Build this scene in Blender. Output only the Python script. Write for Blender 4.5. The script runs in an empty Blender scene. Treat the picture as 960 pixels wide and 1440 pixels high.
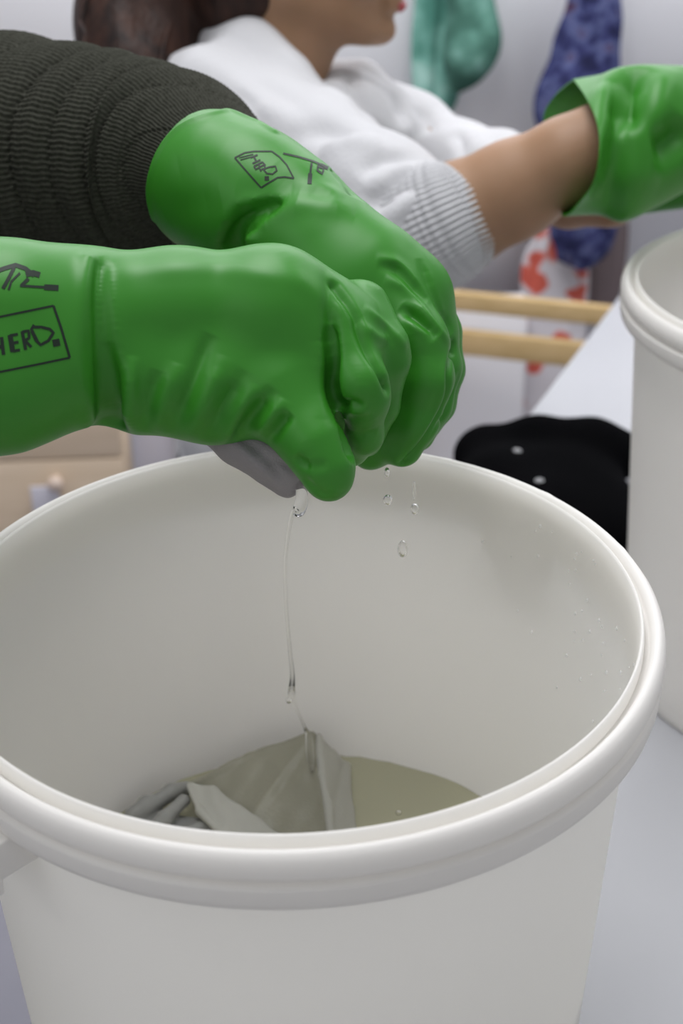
import bpy, bmesh, math, random
import numpy as np
from mathutils import Vector, Matrix
from mathutils.bvhtree import BVHTree

S = bpy.context.scene
COL = S.collection
rng = np.random.default_rng(7)
LIP = 1.12                     # height of the bucket lip above the floor
TBL = 0.74                     # table top

# ------------------------------------------------------------------ camera
CAM_D, CAM_H, PITCH, YAW, ROLL, FPX = 0.632, 0.4029, 0.5068, 0.0413, -0.019, 2000.0
_w = np.array([math.sin(YAW)*math.cos(PITCH), math.cos(YAW)*math.cos(PITCH), -math.sin(PITCH)])
_r = np.array([math.cos(YAW), -math.sin(YAW), 0.0])
_u = np.cross(_r, _w)
_r, _u = _r*math.cos(ROLL)+_u*math.sin(ROLL), -_r*math.sin(ROLL)+_u*math.cos(ROLL)
_c = np.array([0.0, -CAM_D, LIP+CAM_H])
cam = bpy.data.objects.new('camera', bpy.data.cameras.new('camera'))
COL.objects.link(cam)
cam.matrix_world = Matrix(((_r[0], _u[0], -_w[0], _c[0]), (_r[1], _u[1], -_w[1], _c[1]),
                           (_r[2], _u[2], -_w[2], _c[2]), (0, 0, 0, 1)))
cam.data.sensor_fit = 'VERTICAL'
cam.data.sensor_height = 36.0
cam.data.lens = 50.0
cam.data.clip_start = 0.02
cam.data.dof.use_dof = True
cam.data.dof.focus_distance = 0.75
cam.data.dof.aperture_fstop = 7.5
S.camera = cam

# ------------------------------------------------------------------ world, lights, exposure
S.view_settings.view_transform = 'Standard'
S.view_settings.look = 'None'
S.view_settings.gamma = 1.0
S.view_settings.use_curve_mapping = False
S.view_settings.exposure = 0.07
W = bpy.data.worlds.new('room_light'); S.world = W
W.use_nodes = True
W.node_tree.nodes['Background'].inputs[0].default_value = (0.93, 0.95, 1.0, 1)
W.node_tree.nodes['Background'].inputs[1].default_value = 0.43

def area(name, loc, rot, sx, sy, power, col):
    l = bpy.data.lights.new(name, 'AREA'); l.shape = 'RECTANGLE'; l.size = sx; l.size_y = sy
    l.energy = power; l.color = col
    o = bpy.data.objects.new(name, l); o.location = loc; o.rotation_euler = rot; COL.objects.link(o)
    return o
area('overhead_light', (-0.1, 0.6, 2.75), (0, 0, 0), 0.6, 1.5, 26, (0.98, 0.98, 1.0))
area('overhead_light', (1.5, 0.9, 2.75), (0, 0, 0), 0.6, 1.5, 12, (0.97, 0.98, 1.0))
area('overhead_light', (-1.7, -0.4, 2.75), (0, 0, 0), 0.6, 1.5, 8, (0.95, 0.97, 1.0))

area('overhead_light', (0.3, 1.35, 2.7), (math.radians(70), 0, 0), 2.4, 0.35, 60, (0.98, 0.98, 1.0))  # unseen wall-wash lamp, added to brighten the back wall
_t = Vector((0.0, 0.1, 1.1))-Vector((-1.3, -1.6, 2.45))
area('window_light', (-1.3, -1.6, 2.45), _t.to_track_quat('-Z', 'Y').to_euler(), 1.3, 1.0, 3, (1.0, 0.985, 0.96))
S.cycles.max_bounces = 16; S.cycles.diffuse_bounces = 10; S.cycles.transmission_bounces = 14

# ------------------------------------------------------------------ helpers
def P(x, y, d):
    """a point in the room, given as a sight line from the place the photographer stood and a distance along it"""
    return _c + d*(_w + _r*(x-480)/FPX - _u*(y-720)/FPX)
def onz(x, y, z):
    v = _w + _r*(x-480)/FPX - _u*(y-720)/FPX
    return _c + v*((z-_c[2])/v[2])
def ony(x, y, Y):
    v = _w + _r*(x-480)/FPX - _u*(y-720)/FPX
    return _c + v*((Y-_c[1])/v[1])
def C(x, y, d, r):
    return (P(x, y, d), r*d/FPX)

def tag(o, label=None, cat=None, group=None, kind=None):
    if label: o['label'] = label
    if cat: o['category'] = cat
    if group: o['group'] = group
    if kind: o['kind'] = kind
    return o
def empty(name, loc, label=None, cat=None, group=None, kind=None):
    o = bpy.data.objects.new(name, None); o.location = loc; o.empty_display_size = 0.05
    COL.objects.link(o); return tag(o, label, cat, group, kind)
def mesh(name, V, F, mat, parent=None, smooth=True, sub=0):
    V = np.asarray(V, dtype=np.float64)
    me = bpy.data.meshes.new(name)
    if isinstance(F, np.ndarray):
        n, k = F.shape
        me.vertices.add(len(V)); me.vertices.foreach_set('co', V.astype(np.float32).ravel())
        me.loops.add(n*k); me.loops.foreach_set('vertex_index', F.astype(np.int32).ravel())
        me.polygons.add(n); me.polygons.foreach_set('loop_start', np.arange(0, n*k, k, dtype=np.int32))
        me.update(calc_edges=True)
    else:
        me.from_pydata([tuple(v) for v in V], [], F)
    if smooth and len(me.polygons):
        me.polygons.foreach_set('use_smooth', np.ones(len(me.polygons), dtype=bool))
    me.validate()
    o = bpy.data.objects.new(name, me); COL.objects.link(o)
    if mat: me.materials.append(mat)
    if parent:
        o.parent = parent
        o.matrix_parent_inverse = parent.matrix_basis.inverted()   # vertices are given in room coordinates
    if sub:
        m = o.modifiers.new('subsurf', 'SUBSURF'); m.levels = sub; m.render_levels = sub
    return o

def join(parts):
    Vs, Fs, n = [], [], 0
    for V, F in parts:
        Vs.append(np.asarray(V)); Fs.append(np.asarray(F)+n); n += len(V)
    return np.concatenate(Vs), np.concatenate(Fs)

def sines(seed, n=7, lo=1.0, hi=3.0):
    g = np.random.default_rng(seed)
    K = g.normal(size=(n, 3)); K /= np.linalg.norm(K, axis=1)[:, None]
    K *= g.uniform(lo, hi, n)[:, None]; ph = g.uniform(0, 6.28, n)
    def f(V): return np.sin(V@K.T+ph).sum(-1)/math.sqrt(n)
    return f

# ---- implicit surfaces: rounded cones melted together, meshed with surface nets
class Field:
    def __init__(s, lo, hi, h):
        s.lo = np.array(lo, float); s.h = h
        s.n = np.ceil((np.array(hi)-s.lo)/h).astype(int)+1
        s.f = np.full(s.n, 0.5, np.float32)
    def _slice(s, lo, hi):
        a = np.clip(np.floor((lo-s.lo)/s.h).astype(int), 0, s.n); b = np.clip(np.ceil((hi-s.lo)/s.h).astype(int)+1, 0, s.n)
        sl = tuple(slice(i, j) for i, j in zip(a, b))
        ax = [s.lo[i]+s.h*np.arange(a[i], b[i]) for i in range(3)]
        X = np.stack(np.meshgrid(*ax, indexing='ij'), -1).astype(np.float32)
        return sl, X
    def add(s, d_fn, lo, hi, k=0.01, sub=False):
        pad = k+3*s.h
        sl, X = s._slice(np.minimum(lo, hi)-pad, np.maximum(lo, hi)+pad)
        if X.size == 0: return s
        d = d_fn(X); a = s.f[sl]
        if sub:
            h = np.maximum(k-np.abs(-a-d), 0)/k if k > 0 else 0
            s.f[sl] = np.maximum(a, -d)+h*h*k*0.25
        else:
            h = np.maximum(k-np.abs(a-d), 0)/k if k > 0 else 0
            s.f[sl] = np.minimum(a, d)-h*h*k*0.25
        return s
    def cone(s, A, B, k=0.01, sub=False):
        (a, ra), (b, rb) = A, B
        a = np.asarray(a, np.float32); b = np.asarray(b, np.float32); ab = b-a; L2 = float(ab@ab)+1e-12
        def d(X):
            t = np.clip(((X-a)@ab)/L2, 0, 1)
            return np.linalg.norm(X-a-t[..., None]*ab, axis=-1)-(ra+(rb-ra)*t)
        m = max(ra, rb)
        return s.add(d, np.minimum(a, b)-m, np.maximum(a, b)+m, k, sub)
    def chain(s, pts, k=0.01):
        for A, B in zip(pts[:-1], pts[1:]): s.cone(A, B, k)
        return s
    def ell(s, c, rad, M=None, k=0.01, sub=False):
        c = np.asarray(c, np.float32); rad = np.asarray(rad, np.float32)
        M = np.eye(3, dtype=np.float32) if M is None else np.asarray(M, np.float32)   # rows: local axes
        def d(X):
            q = (X-c)@M.T
            k0 = np.linalg.norm(q/rad, axis=-1); k1 = np.linalg.norm(q/(rad*rad), axis=-1)+1e-9
            return k0*(k0-1)/k1
        m = float(rad.max())
        return s.add(d, c-m, c+m, k, sub)
    def cut(s, p, n):
        p = np.asarray(p); n = np.asarray(n)/np.linalg.norm(n)
        sl, X = s._slice(s.lo, s.lo+s.h*s.n)
        s.f = np.maximum(s.f, ((X-p.astype(np.float32))@n.astype(np.float32))); return s
    def surf(s, x, y):
        v = _w+_r*(x-480)/FPX-_u*(y-720)/FPX
        t = np.arange(0.4, 2.2, s.h*0.4); X = _c+t[:, None]*v
        i = np.rint((X-s.lo)/s.h).astype(int); ok = ((i >= 0) & (i < np.array(s.f.shape))).all(1)
        i = np.where(ok[:, None], i, 0); val = np.where(ok, s.f[tuple(i.T)], 1.0); h = np.nonzero(val < 0)[0]
        return (X[h[0]], v/np.linalg.norm(v)) if len(h) else (None, None)
    def carve(s, pts, r0, r1, r2, sink, k=0.003):
        """a fold: a round groove that follows a line over the surface; radii and sink in mm"""
        q = [s.surf(*p) for p in smooth2d(pts)]; q = [a+b*sink*0.001 for a, b in q if a is not None]
        q = np.array(q)
        for _ in range(6): q[1:-1] = 0.25*q[:-2]+0.5*q[1:-1]+0.25*q[2:]
        t = np.linspace(0, 1, len(q)); R = np.where(t < .5, r0+(r1-r0)*2*t, r1+(r2-r1)*(2*t-1))*0.001
        q = q.astype(np.float32)
        def d(X):
            best = np.full(X.shape[:-1], 9.0, np.float32)
            for i in range(len(q)-1):
                ab = q[i+1]-q[i]; t = np.clip(((X-q[i])@ab)/(float(ab@ab)+1e-12), 0, 1)
                best = np.minimum(best, np.linalg.norm(X-q[i]-t[..., None]*ab, axis=-1)-(R[i]+(R[i+1]-R[i])*t))
            return best
        return s.add(d, q.min(0)-R.max(), q.max(0)+R.max(), k, True)
    def mesh(s, smooth=3):
        f = np.pad(s.f, 1, constant_values=0.5); n = np.array(f.shape)
        neg = f < 0
        cnt = np.zeros(n-1, np.int8)
        for o in np.ndindex(2, 2, 2):
            cnt += neg[o[0]:n[0]-1+o[0], o[1]:n[1]-1+o[1], o[2]:n[2]-1+o[2]]
        act = (cnt > 0) & (cnt < 8)
        I = np.argwhere(act); idx = np.full(act.shape, -1, np.int64); idx[act] = np.arange(len(I))
        acc = np.zeros((len(I), 3)); num = np.zeros(len(I))
        cs = {o: f[I[:, 0]+o[0], I[:, 1]+o[1], I[:, 2]+o[2]] for o in np.ndindex(2, 2, 2)}
        for o in np.ndindex(2, 2, 2):
            for ax in range(3):
                if o[ax]: continue
                q = list(o); q[ax] = 1; q = tuple(q)
                a, b = cs[o], cs[q]; m = (a < 0) != (b < 0)
                t = np.where(m, a/np.where(m, a-b, 1), 0)
                p = np.array(o, float)[None, :].repeat(len(I), 0); p[:, ax] += t
                acc[m] += p[m]; num[m] += 1
        V = s.lo+s.h*(I-1+acc/num[:, None])
        Fs = []
        for ax in range(3):
            b, c = [(1, 2), (2, 0), (0, 1)][ax]
            sa = [slice(None)]*3; sb = [slice(None)]*3
            sa[ax] = slice(0, -1); sb[ax] = slice(1, None)
            e = np.argwhere(neg[tuple(sa)] != neg[tuple(sb)])
            e = e[(e[:, b] > 0) & (e[:, c] > 0) & (e[:, b] < n[b]-1) & (e[:, c] < n[c]-1)]
            fl = neg[tuple(e.T)]
            def cell(db, dc):
                q = e.copy(); q[:, b] += db; q[:, c] += dc; return idx[tuple(q.T)]
            Q = np.stack([cell(-1, -1), cell(0, -1), cell(0, 0), cell(-1, 0)], 1)
            Q[~fl] = Q[~fl][:, ::-1]; Fs.append(Q)
        F = np.concatenate(Fs); F = F[(F >= 0).all(1)]
        return relax(V, F, smooth), F
def relax(V, F, n):
    for _ in range(n):
        A = np.zeros_like(V); c = np.zeros(len(V))
        for i in range(4):
            for j in (1, 3):
                np.add.at(A, F[:, i], V[F[:, (i+j) % 4]]); np.add.at(c, F[:, i], 1)
        V = 0.5*V+0.5*A/c[:, None]
    return V
def normals(V, F):
    N = np.zeros_like(V)
    fn = np.cross(V[F[:, 2]]-V[F[:, 0]], V[F[:, 3]]-V[F[:, 1]])
    for i in range(4): np.add.at(N, F[:, i], fn)
    return N/(np.linalg.norm(N, axis=1)[:, None]+1e-12)
def split4(V, F):
    """one linear subdivision, so that creases get finer vertices"""
    E = np.sort(np.concatenate([F[:, [i, (i+1) % 4]] for i in range(4)]), 1)
    U, inv = np.unique(E, axis=0, return_inverse=True); inv = inv.reshape(4, -1)+len(V)
    mid = (V[U[:, 0]]+V[U[:, 1]])/2; cen = V[F].mean(1); ci = np.arange(len(F))+len(V)+len(mid)
    V2 = np.concatenate([V, mid, cen])
    F2 = np.concatenate([np.stack([F[:, i], inv[i], ci, inv[(i-1) % 4]], 1) for i in range(4)])
    return relax(V2, F2, 1), F2
def polydist(V, pts):
    best = np.full(len(V), 1e9); par = np.zeros(len(V)); n = len(pts)-1
    for i in range(n):
        a, b = pts[i], pts[i+1]; ab = b-a
        t = np.clip((V-a)@ab/(ab@ab+1e-12), 0, 1)
        d = np.linalg.norm(V-a-t[:, None]*ab, axis=1); m = d < best
        best[m] = d[m]; par[m] = (i+t[m])/n
    return best, par
def bvh(V, F): return BVHTree.FromPolygons([Vector(v) for v in V], [tuple(int(i) for i in f) for f in F])
def hit(tree, x, y, off=0.0):
    d = Vector(_w+_r*(x-480)/FPX-_u*(y-720)/FPX).normalized()
    p, n, i, _ = tree.ray_cast(Vector(_c), d)
    if p is None: return None, None
    if n.dot(d) > 0: n = -n
    return np.array(p+n*off), np.array(n)
def densify(pts, step):
    out = [np.array(pts[0], float)]
    for a, b in zip(pts[:-1], pts[1:]):
        a, b = np.array(a, float), np.array(b, float); k = max(1, int(np.hypot(*(b-a)[:2])/step))
        for i in range(1, k+1): out.append(a+(b-a)*i/k)
    return out
def creases(V, F, lines):
    """lines: (sight polyline, depth mm (+ ridge, - groove), width mm, fade ends)"""
    tree = bvh(V, F); N = normals(V, F); D = np.zeros(len(V))
    for pts, amp, wid, fade in lines:
        q = [hit(tree, x, y)[0] for x, y in densify(smooth2d(pts), 6)]
        q = [p for p in q if p is not None]
        if len(q) < 2: continue
        d, t = polydist(V, q)
        e = np.minimum(1, np.minimum(t, 1-t)/0.3) if fade else 1.0
        D += amp*0.001*np.exp(-(d/(wid*0.001))**2)*e
    return V+N*D[:, None]
def smooth2d(pts):
    pts = [np.array(p, float) for p in pts]
    if len(pts) < 3: return pts
    out = []
    for i in range(len(pts)-1):
        p0 = pts[max(i-1, 0)]; p1, p2 = pts[i], pts[i+1]; p3 = pts[min(i+2, len(pts)-1)]
        for t in np.linspace(0, 1, 6, endpoint=False):
            out.append(0.5*((2*p1)+(p2-p0)*t+(2*p0-5*p1+4*p2-p3)*t*t+(3*p1-p0-3*p2+p3)*t**3))
    out.append(pts[-1]); return out
def catmull(pts, n):
    pts = np.asarray(pts, float); m = len(pts)-1
    t = np.linspace(0, m, n); i = np.minimum(t.astype(int), m-1); u = (t-i)[:, None]
    g = lambda j: pts[np.clip(j, 0, m)]
    p0, p1, p2, p3 = g(i-1), g(i), g(i+1), g(i+2)
    return 0.5*((2*p1)+(p2-p0)*u+(2*p0-5*p1+4*p2-p3)*u*u+(3*p1-p0-3*p2+p3)*u**3)
def tube(balls, na, nl, disp=None, up=(0, 0, 1), cap=True, flat=1.0):
    """skin over balls [(centre, radius)]; disp(theta, s) -> radial offset in metres"""
    K = catmull(np.array([np.append(p, r) for p, r in balls]), nl)
    Cn, R = K[:, :3], K[:, 3]
    T = np.gradient(Cn, axis=0); T /= np.linalg.norm(T, axis=1)[:, None]
    n0 = np.array(up, float); n0 -= T[0]*(n0@T[0]); n0 /= np.linalg.norm(n0)
    Ns = [n0]
    for k in range(1, nl):
        v = Ns[-1]-T[k]*(Ns[-1]@T[k]); Ns.append(v/np.linalg.norm(v))
    Ns = np.array(Ns); B = np.cross(T, Ns)
    th = np.linspace(0, 2*np.pi, na, endpoint=False)
    s = np.concatenate([[0], np.cumsum(np.linalg.norm(np.diff(Cn, axis=0), axis=1))])
    TH, SS = np.meshgrid(th, s)
    rad = R[:, None]+(disp(TH, SS) if disp else 0)
    V = Cn[:, None, :]+rad[..., None]*(np.cos(TH)[..., None]*Ns[:, None, :]+flat*np.sin(TH)[..., None]*B[:, None, :])
    V = V.reshape(-1, 3)
    i = np.arange(nl-1)[:, None]*na; j = np.arange(na)[None, :]; j2 = (j+1) % na
    F = np.stack([i+j, i+j2, i+na+j2, i+na+j], -1).reshape(-1, 4)
    if cap:
        n = len(V); V = np.concatenate([V, Cn[:1], Cn[-1:]])
        jj = np.arange(0, na, 2)
        c0 = np.stack([np.full(len(jj), n), (jj+2) % na, (jj+1) % na, jj], 1)
        o = (nl-1)*na
        c1 = np.stack([np.full(len(jj), n+1), o+jj, o+(jj+1) % na, o+(jj+2) % na], 1)
        F = np.concatenate([F, c0, c1])
    return V, F
def lathe(profile, n=160, closed=False):
    pr = np.array(profile, float); th = np.linspace(0, 2*np.pi, n, endpoint=False); m = len(pr)
    V = np.stack([pr[:, 0][:, None]*np.cos(th), pr[:, 0][:, None]*np.sin(th), pr[:, 1][:, None]+0*th], -1).reshape(-1, 3)
    i = np.arange(m if closed else m-1)[:, None]; j = np.arange(n)[None, :]
    F = np.stack([i*n+j, i*n+(j+1) % n, ((i+1) % m)*n+(j+1) % n, ((i+1) % m)*n+j], -1).reshape(-1, 4)
    return V, F
def box(lo, hi, M=None, o=(0, 0, 0)):
    V = np.array([[x, y, z] for x in (lo[0], hi[0]) for y in (lo[1], hi[1]) for z in (lo[2], hi[2])], float)
    if M is not None: V = V@np.asarray(M, float)
    F = np.array([[0, 1, 3, 2], [4, 6, 7, 5], [0, 4, 5, 1], [2, 3, 7, 6], [0, 2, 6, 4], [1, 5, 7, 3]])
    return V+np.array(o), F
def bevel(o, w, seg=3):
    m = o.modifiers.new('bevel', 'BEVEL'); m.width = w; m.segments = seg; m.limit_method = 'ANGLE'; return o

# ------------------------------------------------------------------ materials
def mat(name, col, rough=0.5, spec=0.5, sss=0.0, ssr=(1, 0.5, 0.3), sscale=0.01, trans=0.0, ior=1.45, sheen=0.0, coat=0.0):
    m = bpy.data.materials.new(name); m.use_nodes = True
    b = m.node_tree.nodes['Principled BSDF']
    b.inputs['Base Color'].default_value = (*col, 1); b.inputs['Roughness'].default_value = rough
    b.inputs['Specular IOR Level'].default_value = spec; b.inputs['IOR'].default_value = ior
    b.inputs['Transmission Weight'].default_value = trans
    b.inputs['Sheen Weight'].default_value = sheen; b.inputs['Coat Weight'].default_value = coat
    if sss:
        b.inputs['Subsurface Weight'].default_value = sss; b.inputs['Subsurface Radius'].default_value = ssr
        b.inputs['Subsurface Scale'].default_value = sscale
    return m
def nd(m, t, **kw):
    n = m.node_tree.nodes.new(t)
    for k, v in kw.items():
        if k in n.inputs: n.inputs[k].default_value = v
        else: setattr(n, k, v)
    return n
def ln(m, a, b): m.node_tree.links.new(a, b)
def coords(m, scale=(1, 1, 1), rot=(0, 0, 0)):
    t = nd(m, 'ShaderNodeTexCoord'); p = nd(m, 'ShaderNodeMapping')
    p.inputs['Scale'].default_value = scale; p.inputs['Rotation'].default_value = rot
    ln(m, t.outputs['Object'], p.inputs[0]); return p.outputs[0]
def bump(m, scale, strength, dist=0.001, detail=3, stretch=(1, 1, 1), kind='noise'):
    b = m.node_tree.nodes['Principled BSDF']
    v = coords(m, stretch)
    if kind == 'noise': n = nd(m, 'ShaderNodeTexNoise', Scale=scale, Detail=detail)
    else: n = nd(m, 'ShaderNodeTexVoronoi', Scale=scale)
    ln(m, v, n.inputs['Vector'])
    bp = nd(m, 'ShaderNodeBump', Strength=strength, Distance=dist)
    ln(m, n.outputs[0], bp.inputs['Height'])
    if b.inputs['Normal'].is_linked: ln(m, b.inputs['Normal'].links[0].from_socket, bp.inputs['Normal'])
    ln(m, bp.outputs[0], b.inputs['Normal']); return m
def tint(m, stops, scale, detail=3, stretch=(1, 1, 1), rough=None, rot=(0, 0, 0), kind='noise'):
    """colour of the thing itself varies over a noise: stops = [(pos, rgb)]"""
    b = m.node_tree.nodes['Principled BSDF']
    n = nd(m, 'ShaderNodeTexNoise' if kind == 'noise' else 'ShaderNodeTexVoronoi', Scale=scale)
    if kind == 'noise': n.inputs['Detail'].default_value = detail
    ln(m, coords(m, stretch, rot), n.inputs['Vector'])
    r = nd(m, 'ShaderNodeValToRGB'); e = r.color_ramp.elements
    while len(e) < len(stops): e.new(0.5)
    for k, (p, c) in enumerate(stops): e[k].position = p; e[k].color = (*c, 1)
    ln(m, n.outputs[0], r.inputs[0]); ln(m, r.outputs[0], b.inputs['Base Color']); return m

def glowthrough(m, amt, col):
    nt = m.node_tree; b = nt.nodes['Principled BSDF']; out = nt.nodes['Material Output']
    t = nd(m, 'ShaderNodeBsdfTranslucent', Color=(*col, 1)); x = nd(m, 'ShaderNodeMixShader', Fac=amt)
    ln(m, b.outputs[0], x.inputs[1]); ln(m, t.outputs[0], x.inputs[2]); ln(m, x.outputs[0], out.inputs[0]); return m
M_PLASTIC = bump(mat('white_plastic', (0.95, 0.935, 0.91), 0.42, 0.4, sss=0.0), 260, 0.06, 0.0006)
glowthrough(M_PLASTIC, 0.45, (0.98, 0.97, 0.945))
M_RIM = bump(mat('white_plastic_rim', (0.90, 0.88, 0.85), 0.46, 0.4), 260, 0.06, 0.0006)
glowthrough(M_RIM, 0.28, (0.98, 0.97, 0.945))
M_GLOVE = bump(mat('green_rubber', (0.030, 0.200, 0.013), 0.43, 0.42), 30, 0.10, 0.002)
M_INK = mat('black_ink', (0.012, 0.022, 0.014), 0.5, 0.3)
M_SWEATER = tint(bump(mat('olive_wool', (0.03, 0.032, 0.022), 0.95, 0.08), 900, 0.5, 0.001),
                 [(0.3, (0.030, 0.031, 0.024)), (0.7, (0.050, 0.051, 0.041))], 300)
M_WHITEKNIT = bump(mat('white_knit', (0.56, 0.56, 0.575), 0.95, 0.1, sheen=0.25), 350, 0.45, 0.002)
M_SKIN = tint(mat('skin', (0.42, 0.24, 0.155), 0.5, 0.35, sss=0.15, ssr=(1, 0.35, 0.2), sscale=0.008),
              [(0.35, (0.30, 0.175, 0.100)), (0.7, (0.35, 0.205, 0.125))], 18)
M_LIP = mat('lip', (0.36, 0.06, 0.065), 0.4, 0.5)
M_HAIR = bump(tint(mat('dark_hair', (0.02, 0.013, 0.01), 0.55, 0.25), [(0.3, (0.012, 0.007, 0.006)), (0.7, (0.048, 0.022, 0.015))], 60, stretch=(1, 1, 0.08)),
              160, 0.8, 0.002, stretch=(1, 1, 0.06))
M_WALL = bump(tint(mat('wall_paint', (0.72, 0.72, 0.76), 0.8, 0.25), [(0.3, (0.86, 0.86, 0.89)), (0.7, (0.89, 0.89, 0.92))], 1.5), 120, 0.08, 0.001)
M_FLOOR = bump(tint(mat('grey_vinyl', (0.33, 0.33, 0.38), 0.45, 0.4), [(0.3, (0.31, 0.31, 0.36)), (0.7, (0.36, 0.36, 0.41))], 5), 60, 0.05)
M_TABLE = tint(mat('white_laminate', (0.78, 0.79, 0.82), 0.32, 0.45), [(0.3, (0.44, 0.445, 0.465)), (0.7, (0.47, 0.475, 0.495))], 4)
M_CARTON = mat('white_card', (0.78, 0.77, 0.80), 0.7, 0.3)
M_METAL = mat('grey_metal', (0.4, 0.4, 0.42), 0.4, 0.5)
M_BLACK = bump(mat('black_cotton', (0.0028, 0.0028, 0.0034), 0.95, 0.03), 700, 0.5, 0.001)
M_SNAP = mat('pale_snap', (0.42, 0.42, 0.43), 0.35, 0.5)
M_WOOD = tint(mat('pine', (0.52, 0.36, 0.17), 0.5, 0.35), [(0.3, (0.50, 0.35, 0.16)), (0.7, (0.60, 0.43, 0.22))], 9, stretch=(0.6, 6, 6))
M_PLY = tint(mat('birch_ply', (0.47, 0.35, 0.25), 0.55, 0.3), [(0.3, (0.60, 0.475, 0.345)), (0.7, (0.66, 0.53, 0.40))], 7, stretch=(0.6, 6, 6))
M_CLOTH = bump(mat('grey_wet_cotton', (0.24, 0.225, 0.235), 0.6, 0.35), 900, 0.5, 0.0008)
M_SOAK = bump(mat('soaked_linen', (0.31, 0.30, 0.235), 0.35, 0.4), 500, 0.3, 0.0008)
M_SOAK3 = bump(mat('soaked_pale_cloth', (0.46, 0.455, 0.41), 0.45, 0.4), 500, 0.3, 0.0008)
M_SOAK2 = bump(mat('soaked_grey_cloth', (0.30, 0.30, 0.285), 0.45, 0.4), 500, 0.3, 0.0008)
M_WATER = mat('murky_water', (0.54, 0.53, 0.37), 0.06, 0.5, trans=0.35, ior=1.33)
M_DROP = mat('drop_water', (0.9, 0.92, 0.95), 0.03, 0.9)
M_DROP.node_tree.nodes['Principled BSDF'].inputs['Alpha'].default_value = 0.3
M_CLEAR = mat('clear_water', (1, 1, 1), 0.0, 0.5, trans=1.0, ior=1.33)
M_GREENCLOTH = bump(tint(mat('jade_cloth', (0.15, 0.35, 0.29), 0.85, 0.15), [(0.36, (0.07, 0.21, 0.165)), (0.52, (0.17, 0.37, 0.31)), (0.66, (0.34, 0.55, 0.49))], 12), 300, 0.4)
M_GREENDARK = bump(tint(mat('jade_cloth_dark', (0.1, 0.25, 0.2), 0.85, 0.15), [(0.38, (0.05, 0.13, 0.10)), (0.56, (0.11, 0.25, 0.20)), (0.70, (0.30, 0.50, 0.45))], 16), 300, 0.4)
M_BLUECLOTH = bump(tint(mat('blue_print', (0.1, 0.11, 0.3), 0.85, 0.15),
    [(0.32, (0.012, 0.013, 0.04)), (0.46, (0.032, 0.036, 0.11)), (0.58, (0.085, 0.10, 0.21)), (0.70, (0.06, 0.03, 0.06))], 30, 5), 300, 0.4)
M_REDPRINT = tint(mat('flower_print', (0.6, 0.58, 0.6), 0.85, 0.15),
    [(0.0, (0.62, 0.60, 0.63)), (0.57, (0.60, 0.57, 0.60)), (0.605, (0.60, 0.13, 0.09)), (0.8, (0.35, 0.05, 0.05))], 17, 1)
M_TAUPE = bump(mat('taupe_cloth', (0.17, 0.135, 0.14), 0.9, 0.1), 300, 0.4)
M_BOXPLASTIC = mat('pale_plastic', (0.62, 0.60, 0.66), 0.3, 0.5)
M_TROUSER = bump(mat('grey_trouser', (0.08, 0.08, 0.09), 0.9, 0.1), 300, 0.4)
M_IRIS = mat('iris', (0.02, 0.011, 0.007), 0.15)
M_EYE = mat('eye_white', (0.8, 0.8, 0.8), 0.2)

# ------------------------------------------------------------------ room
def struct(name, V, F, m, **k):
    return tag(mesh(name, V, F, m, smooth=False), kind='structure', **k)
struct('floor', *box((-3.2, -2.5, -0.05), (3.5, 2.3, 0.0)), M_FLOOR)
struct('wall_back', *box((-3.2, 2.2, 0.0), (3.5, 2.3, 2.9)), M_WALL)
struct('wall_left', *box((-3.3, -2.5, 0.0), (-3.2, 2.3, 2.9)), M_WALL)
struct('baseboard_back', *box((-3.2, 2.185, 0.0), (3.5, 2.2, 0.09)), M_TABLE)

# ------------------------------------------------------------------ table
EX = np.array([0.451, 0.8925, 0.0]); EX /= np.linalg.norm(EX); EY = np.array([EX[1], -EX[0], 0.0])
T0 = np.array([-0.202, 0.0, 0.0])+EX*-0.22       # near left corner of the top
MT = np.array([EX, EY, [0, 0, 1]])
table = empty('table', tuple(T0), 'long white laminate table under the two white buckets', 'table')
top = bevel(mesh('table_top', *box((0, 0, TBL-0.028), (2.0, 0.85, TBL), MT, T0), M_TABLE, table, smooth=False), 0.004)
for a in (0.08, 1.92):
    for b in (0.08, 0.77):
        mesh('leg', *box((a-0.02, b-0.02, 0.0), (a+0.02, b+0.02, TBL-0.028), MT, T0), M_METAL, table, smooth=False)

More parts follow.
